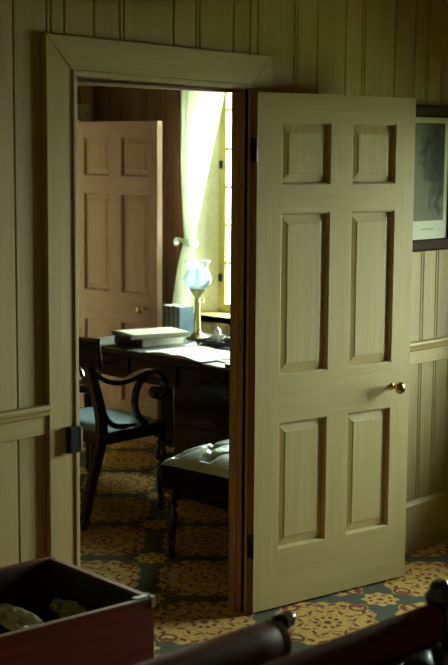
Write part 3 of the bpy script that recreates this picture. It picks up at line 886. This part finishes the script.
# ------------------------------------------------------------------ tufted stool
def stool():
    LX, LY = .58, .47
    c = empty('tufted_stool', (1.165 + LX / 2, .735 - LY / 2, 0), 0, label='low dark stool with buttoned blue-grey leather top inside the doorway', cat='stool')
    hx, hy = LX / 2, LY / 2
    mb = MB(); mb.box(-hx, hx, -hy, hy, .325, .432); mb.build('seat_rail', M['blackcloth'], c, bevel=.006)
    buttons = []
    px, py = .145, .118
    for i in range(-3, 4):
        for j in range(-3, 4):
            if (i + j) % 2 == 0:
                x, y = i * px / 1.3, j * py / 1.3
                if abs(x) < hx - .05 and abs(y) < hy - .05: buttons.append((x, y))
    def hgt(x, y):
        ex = max(0, 1 - abs(x / hx) ** 5); ey = max(0, 1 - abs(y / hy) ** 5)
        h = .075 * (ex * ey) ** .45 + .045 * math.cos(x / hx * 1.3) * math.cos(y / hy * 1.3)
        d = min(math.hypot(x - a, y - b) for a, b in buttons)
        h -= .050 * math.exp(-(d / .027) ** 2)
        # diagonal pleats between buttons
        u = x / (px / 1.3) ; v = y / (py / 1.3)
        for q in (u + v, u - v):
            w = abs((q + 0) % 2 - 0); w = min(w, 2 - w)
            h -= .014 * math.exp(-(w / .13) ** 2) * (ex * ey)
        return .428 + h * .75
    mb = MB(); mb.grid(96, 84, lambda u, v: ((2 * u - 1) * hx, (2 * v - 1) * hy, hgt((2 * u - 1) * hx, (2 * v - 1) * hy)))
    mb.box(-hx + .002, hx - .002, -hy + .002, hy - .002, .4325, .4345)
    cu = mb.build('cushion', M['bleather'], c, smooth=True)
    for a, b in buttons:
        q = MB(); z = hgt(a, b); q.lathe([(.011, z - .003), (.011, z + .001), (.007, z + .004), (.001, z + .005)], (a, b, 0), n=12)
        q.build('button', M['blackcloth'], cu, smooth=True)
    for sx in (-1, 1):
        for sy in (-1, 1):
            mb = MB(); x, y = sx * (hx - .035), sy * (hy - .035)
            mb.box(x - .028, x + .028, y - .028, y + .028, .27, .325)
            mb.lathe([(.024, .27), (.016, .262), (.027, .248), (.027, .240), (.015, .230), (.022, .215), (.027, .19), (.024, .15), (.015, .09), (.020, .082), (.020, .075), (.014, .068), (.018, .05), (.012, .03), (.016, .012), (.012, .001)], (x, y, 0))
            lg = mb.build('leg', M['ebony'], c, smooth=True)
            mb = MB(); mb.lathe([(.010, 0), (.013, .004), (.008, .008)], (0, 0, 0), n=16)
            bo = mb.build('rosette', M['brass'], lg, smooth=True, loc=(x - .028, y, .298)); bo.rotation_euler = (0, -PI / 2, 0)
stool()

# ------------------------------------------------------------------ framed engraving
def picture():
    x0, x1, z0, z1 = 1.885, 2.315, 1.372, 2.015
    c = empty('framed_engraving', ((x0 + x1) / 2, 0, (z0 + z1) / 2), 0, label='framed dark landscape engraving hanging behind the open pale door', cat='picture')
    hw, hh = (x1 - x0) / 2, (z1 - z0) / 2
    fw = .052
    mb = MB()
    prof = [(0, 0), (.0, -.024), (.012, -.030), (.034, -.022), (.044, -.020), (fw, -.012), (fw, 0)]   # inset from outer, depth
    rings = []
    for ins, dep in prof:
        rings.append([mb.bm.verts.new(q) for q in ((-hw + ins, dep - .002, -hh + ins), (hw - ins, dep - .002, -hh + ins), (hw - ins, dep - .002, hh - ins), (-hw + ins, dep - .002, hh - ins))])
    for a, b in zip(rings, rings[1:]):
        for k in range(4): mb.face([a[k], a[(k + 1) % 4], b[(k + 1) % 4], b[k]])
    for k in range(4): mb.face([rings[-1][k], rings[-1][(k + 1) % 4], rings[0][(k + 1) % 4], rings[0][k]])
    mb.build('picture_frame', M['frame'], c)
    mx0, mx1, mz0, mz1 = -hw + fw - .003, hw - fw + .003, -hh + fw - .003, hh - fw + .003
    mb = MB(); mb.box(mx0, mx1, -.008, -.005, mz0, mz1); mt = mb.build('mount', M['mat'], c)
    mb = MB(); mb.box(mx0 + .035, mx1 - .035, -.0088, -.008, mz0 + .085, mz1 - .028)
    mb.build('engraving', M['engraving'], mt)
    mb = MB()
    x = -.05
    random.seed(3)
    while x < .05:       # faint caption under the print
        w = random.uniform(.004, .010); mb.box(x, x + w, -.0084, -.008, mz0 + .046, mz0 + .050); x += w + .003
    mb.build('caption', plain('faded_ink', (.25, .23, .18), .8), mt)
picture()

# ------------------------------------------------------------------ open red box with crumpled cloths
BOXA = R(7)
def redbox():
    # front-right top corner at (-.226,-.616,.45)
    c = empty('open_chest', (-.315, -.702, 0), -BOXA * 1.0, label='dark red open wooden chest holding crumpled cloths beside the doorway', cat='chest')
    Wd, D, Hh, t = .86, .545, .50, .018
    mb = MB(); mb.box(-Wd, 0, 0, t, 0, Hh - .008); mb.build('front_board', M['redbox'], c, bevel=.002)
    mb = MB(); mb.box(-Wd, 0, D - t, D, 0, Hh - .008); mb.build('back_board', M['redbox'], c, bevel=.002)
    for a in (0, -Wd + t):
        mb = MB(); mb.box(a - t, a, t, D - t, 0, Hh - .008); mb.build('end_board', M['redbox'], c, bevel=.002)
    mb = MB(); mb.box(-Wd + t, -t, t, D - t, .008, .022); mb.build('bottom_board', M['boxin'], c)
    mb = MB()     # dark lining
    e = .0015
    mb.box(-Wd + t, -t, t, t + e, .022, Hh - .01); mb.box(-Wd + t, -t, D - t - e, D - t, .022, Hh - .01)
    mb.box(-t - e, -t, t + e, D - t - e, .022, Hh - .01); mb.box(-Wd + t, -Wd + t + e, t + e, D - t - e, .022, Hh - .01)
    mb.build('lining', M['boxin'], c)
    mb = MB()
    for b in ((-Wd - .002, .002, -.002, t + .001), (-Wd - .002, .002, D - t - .001, D + .002), (-t - .001, .002, t + .001, D - t - .001), (-Wd - .002, -Wd + t + .001, t + .001, D - t - .001)):
        mb.box(*b, Hh - .008, Hh)
    mb.build('rim', M['rim'], c, bevel=.002)
    mb = MB(); mb.box(-.060, .0025, .010, .034, Hh, Hh + .003); mb.box(-.012, .0030, -.0035, .030, Hh - .03, Hh + .003)
    p = mb.build('corner_plate', M['steel'], c, bevel=.001); p['label'] = 'bright metal corner plate'
    return c, Wd, D
BX, BW, BD = redbox()

def crumple(name, mat, loc, sx, sy, sz, seed, label, rz=0):
    mb = MB()
    bmesh.ops.create_icosphere(mb.bm, subdivisions=5, radius=1)
    off = Vector((seed * 3.1, seed * 1.7, seed))
    for v in mb.bm.verts:
        p = v.co.copy()
        d = noise.fractal(p * 1.6 + off, 1.0, 2.0, 4) * .35 + abs(noise.noise(p * 3.2 + off)) * .45
        q = p * (1 + d * .6)
        z = q.z
        if z < 0: z *= .25
        v.co = Vector((q.x * sx, q.y * sy, z * sz))
    zmin = min(v.co.z for v in mb.bm.verts)
    for v in mb.bm.verts: v.co.z -= zmin
    o = mb.build(name, mat, smooth=True, loc=loc, rz=rz)
    return tag(o, label, 'cloth', 'crumpled cloths in the red chest')
mat = Matrix.Rotation(-BOXA, 4, 'Z'); mat.translation = Vector((-.315, -.702, 0))
def bl(x, y, z): return tuple(mat @ Vector((x, y, z)))
crumple('folded_cloth', M['cloth2'], bl(-.44, .272, .0225), .24, .13, .185, 9, 'dull brown cloth filling the bottom of the red chest')
crumple('crumpled_cloth', M['cloth'], (-.525, -.345, .365), .15, .036, .045, 2, 'pale grey-green crumpled cloth at the left of the chest', rz=R(80))
crumple('crumpled_cloth', M['cloth2'], (-.365, -.40, .365), .135, .030, .04, 5, 'brownish crumpled cloth at the right inside the chest', rz=R(72))
crumple('crumpled_cloth', M['cloth'], (-.64, -.50, .365), .09, .035, .05, 7, 'pale crumpled cloth near the chest front board', rz=R(60))

# ------------------------------------------------------------------ foreground seat furniture
def roller_chair():
    # crest roller along x at z .75, right end near x=-.78
    c = empty('side_chair', (-1.085, -1.56, 0), R(-1), label='dark mahogany chair in the foreground with thick rounded crest and shiny metal tip', cat='chair')
    z = .705
    mb = MB(); mb.lathe([(.030, -.34), (.050, -.31), (.056, -.15), (.054, .05), (.052, .20), (.049, .268), (.045, .276)], (0, 0, z), 'x', n=32)
    mb.build('crest_roller', M['mahog'], c, smooth=True)
    mb = MB(); mb.lathe([(.046, .276), (.049, .280), (.049, .296), (.044, .300)], (0, 0, z), 'x', n=32); mb.build('end_collar', plain('grey_pewter', (.26, .27, .25), .4, var=.1), c, smooth=True)
    mb = MB(); mb.lathe([(.016, .290), (.022, .306), (.022, .318), (.013, .324)], (0, 0, z + .036), 'x', n=24); k = mb.build('end_boss', M['iron'], c, smooth=True)
    mb = MB(); mb.lathe([(.010, .322), (.017, .325), (.021, .332), (.021, .342), (.016, .350), (.008, .354), (.001, .355)], (0, 0, z + .040), 'x', n=24); q = mb.build('tip', M['polish'], k, smooth=True); q['label'] = 'polished metal tip'
    for s in (-1, 1):
        x = s * .215
        mb = MB(); mb.tube([(x, 0, z - .03), (x, .02, .60), (x, .035, .46), (x, .01, .2), (x, -.05, 0.012)], [.016, .018, .021, .018, .014], n=12, flat=(1, 1)); mb.build('rear_leg', M['mahog'], c, smooth=True)
        mb = MB(); mb.lathe([(.02, .42), (.014, .405), (.024, .39), (.024, .35), (.014, .2), (.018, .19), (.012, .02), (.014, 0)], (x, .40, 0)); mb.build('front_leg', M['mahog'], c, smooth=True)
    mb = MB(); mb.box(-.2, .2, .028, .048, .56, .60); mb.build('cross_rail', M['mahog'], c, bevel=.004)
    mb = MB(); mb.box(-.235, .235, .02, .43, .405, .45); mb.build('seat_frame', M['mahog'], c, bevel=.006)
    mb = MB(); mb.grid(16, 16, lambda u, v: (-.21 + .42 * u, .045 + .36 * v, .4505 + .035 * (max(0, (1 - (2 * u - 1) ** 4) * (1 - (2 * v - 1) ** 4))) ** .6)); mb.build('seat_cushion', M['bleather2'], c, smooth=True)
roller_chair()

def settee():
    c = empty('leather_settee', (-.95, -1.76, 0), R(-3), label='black buttoned leather settee with mahogany crest rail, lower right foreground', cat='settee')
    L0, L1 = -.52, .50
    mb = MB()
    prof = smoothpts([(-.022, .665), (-.030, .70), (-.028, .735), (-.010, .755), (.014, .752), (.026, .73), (.024, .70), (.020, .665)], 4)
    mb.prism(prof, L0, L1, lambda u, v, h: (h, u + .02, v)); mb.build('crest_rail', M['mahog'], c, smooth=True)
    # right end post with rounded ear
    for x in (L0 - .02, L1 + .025):
        mb = MB(); mb.lathe([(.022, 0), (.028, .02), (.022, .05), (.026, .2), (.032, .38), (.028, .60), (.034, .66), (.030, .745), (.036, .757), (.036, .772), (.026, .785), (.026, .795), (.016, .806), (.001, .808)], (x, .02, 0)); mb.build('back_post', M['ebony'], c, smooth=True)
        mb = MB(); mb.lathe([(.022, 0), (.028, .02), (.022, .05), (.026, .2), (.03, .38), (.024, .5), (.028, .58)], (x, -.52, 0)); mb.build('front_post', M['ebony'], c, smooth=True)
        mb = MB(); mb.tube(smoothpts([(x, .0, .66), (x, -.15, .63), (x, -.35, .60), (x, -.52, .60), (x, -.57, .575)]), .022, n=12); mb.build('arm', M['ebony'], c, smooth=True)
    mb = MB(); mb.box(L0, L1, -.54, .02, .26, .32); mb.build('seat_rail', M['mahog'], c, bevel=.006)
    btn = [(L0 + .10 + i * .115 + (j % 2) * .057, .42 + j * .075) for j in range(4) for i in range(9) if L0 + .10 + i * .115 + (j % 2) * .057 < L1 - .03]
    def bk(u, v):
        x = L0 + .01 + (L1 - L0 - .02) * u; z = .36 + .32 * v
        e = max(0, (1 - (2 * u - 1) ** 8) * (1 - (2 * v - 1) ** 6)) ** .5
        d = min(math.hypot(x - a, z - b) for a, b in btn)
        return (x, -.005 - .10 * e * (1 - .25 * v) + .035 * math.exp(-(d / .028) ** 2), z)
    mb = MB(); mb.grid(110, 40, bk); mb.box(L0 + .01, L1 - .01, -.005, .03, .32, .68); bk_ = mb.build('back_cushion', M['bleather2'], c, smooth=True)
    for a, b in btn:
        y = bk((a - L0 - .01) / (L1 - L0 - .02), (b - .36) / .32)[1]
        mb = MB(); mb.lathe([(.010, y + .002), (.010, y - .002), (.001, y - .006)], (a, 0, b), 'y', n=12); mb.build('button', M['bleather2'], bk_, smooth=True)
    mb = MB(); mb.box(L0 + .01, L1 - .01, -.53, -.02, .32, .42); mb.build('seat_cushion', M['bleather2'], c, bevel=.03, seg=4)
settee()

# ------------------------------------------------------------------ light: sky through the windows and the far doorway
w = bpy.data.worlds.new('World'); SC.world = w; w.use_nodes = True
N, L = w.node_tree.nodes, w.node_tree.links
tc = N.new('ShaderNodeTexCoord'); sp = N.new('ShaderNodeSeparateXYZ'); L.new(tc.outputs['Generated'], sp.inputs[0])
cr = N.new('ShaderNodeValToRGB'); e = cr.color_ramp.elements
mr = N.new('ShaderNodeMapRange'); mr.inputs[1].default_value = -1; mr.inputs[2].default_value = 1
L.new(sp.outputs[2], mr.inputs[0]); L.new(mr.outputs[0], cr.inputs[0])
e[0].position = .47; e[0].color = (.70, .76, .62, 1); e[1].position = .52; e[1].color = (.90, 1.0, .84, 1)
k = e.new(.8); k.color = (.85, 1.0, .95, 1)
L.new(cr.outputs[0], N['Background'].inputs[0]); N['Background'].inputs[1].default_value = 19.0

def portal(loc, rot, sx, sy, name):
    l = bpy.data.lights.new(name, 'AREA'); l.shape = 'RECTANGLE'; l.size = sx; l.size_y = sy
    l.cycles.is_portal = True
    o = bpy.data.objects.new(name, l); COL.objects.link(o); o.location = loc; o.rotation_euler = rot
for i, (y0, y1, z0, z1) in enumerate(WINS):
    portal((XR + WT + .02, (y0 + y1) / 2, (z0 + z1) / 2), (0, R(90), 0), z1 - z0, y1 - y0, 'window_daylight')

# ------------------------------------------------------------------ camera
cd = bpy.data.cameras.new('camera'); cam = bpy.data.objects.new('camera', cd); COL.objects.link(cam)
f_px, C0, yaw, pit, rol = 1396.0, (-3.14622, -3.52808, 1.81202), R(47.9309), R(-7.43258), R(.38896)
fw = Vector((math.sin(yaw) * math.cos(pit), math.cos(yaw) * math.cos(pit), math.sin(pit)))
rt = Vector((math.cos(yaw), -math.sin(yaw), 0)); up = rt.cross(fw)
r2 = rt * math.cos(rol) + up * math.sin(rol); u2 = -rt * math.sin(rol) + up * math.cos(rol)
mm = Matrix((r2, u2, -fw)).transposed().to_4x4(); mm.translation = Vector(C0)
cam.matrix_world = mm
cd.sensor_fit = 'VERTICAL'; cd.sensor_height = 36; cd.lens = f_px / 665 * 36
cd.clip_start = .05; cd.clip_end = 200
cd.dof.use_dof = True; cd.dof.focus_distance = 5.4; cd.dof.aperture_fstop = 4.0
SC.camera = cam

SC.view_settings.view_transform = 'Standard'
SC.view_settings.look = 'None'
SC.view_settings.gamma = 1
SC.view_settings.use_curve_mapping = False
SC.view_settings.exposure = 1.58
SC.cycles.max_bounces = 10; SC.cycles.diffuse_bounces = 6; SC.cycles.transparent_max_bounces = 16
SC.cycles.caustics_reflective = False; SC.cycles.caustics_refractive = False
SC.cycles.sample_clamp_indirect = 6
SC.cycles.use_denoising = True
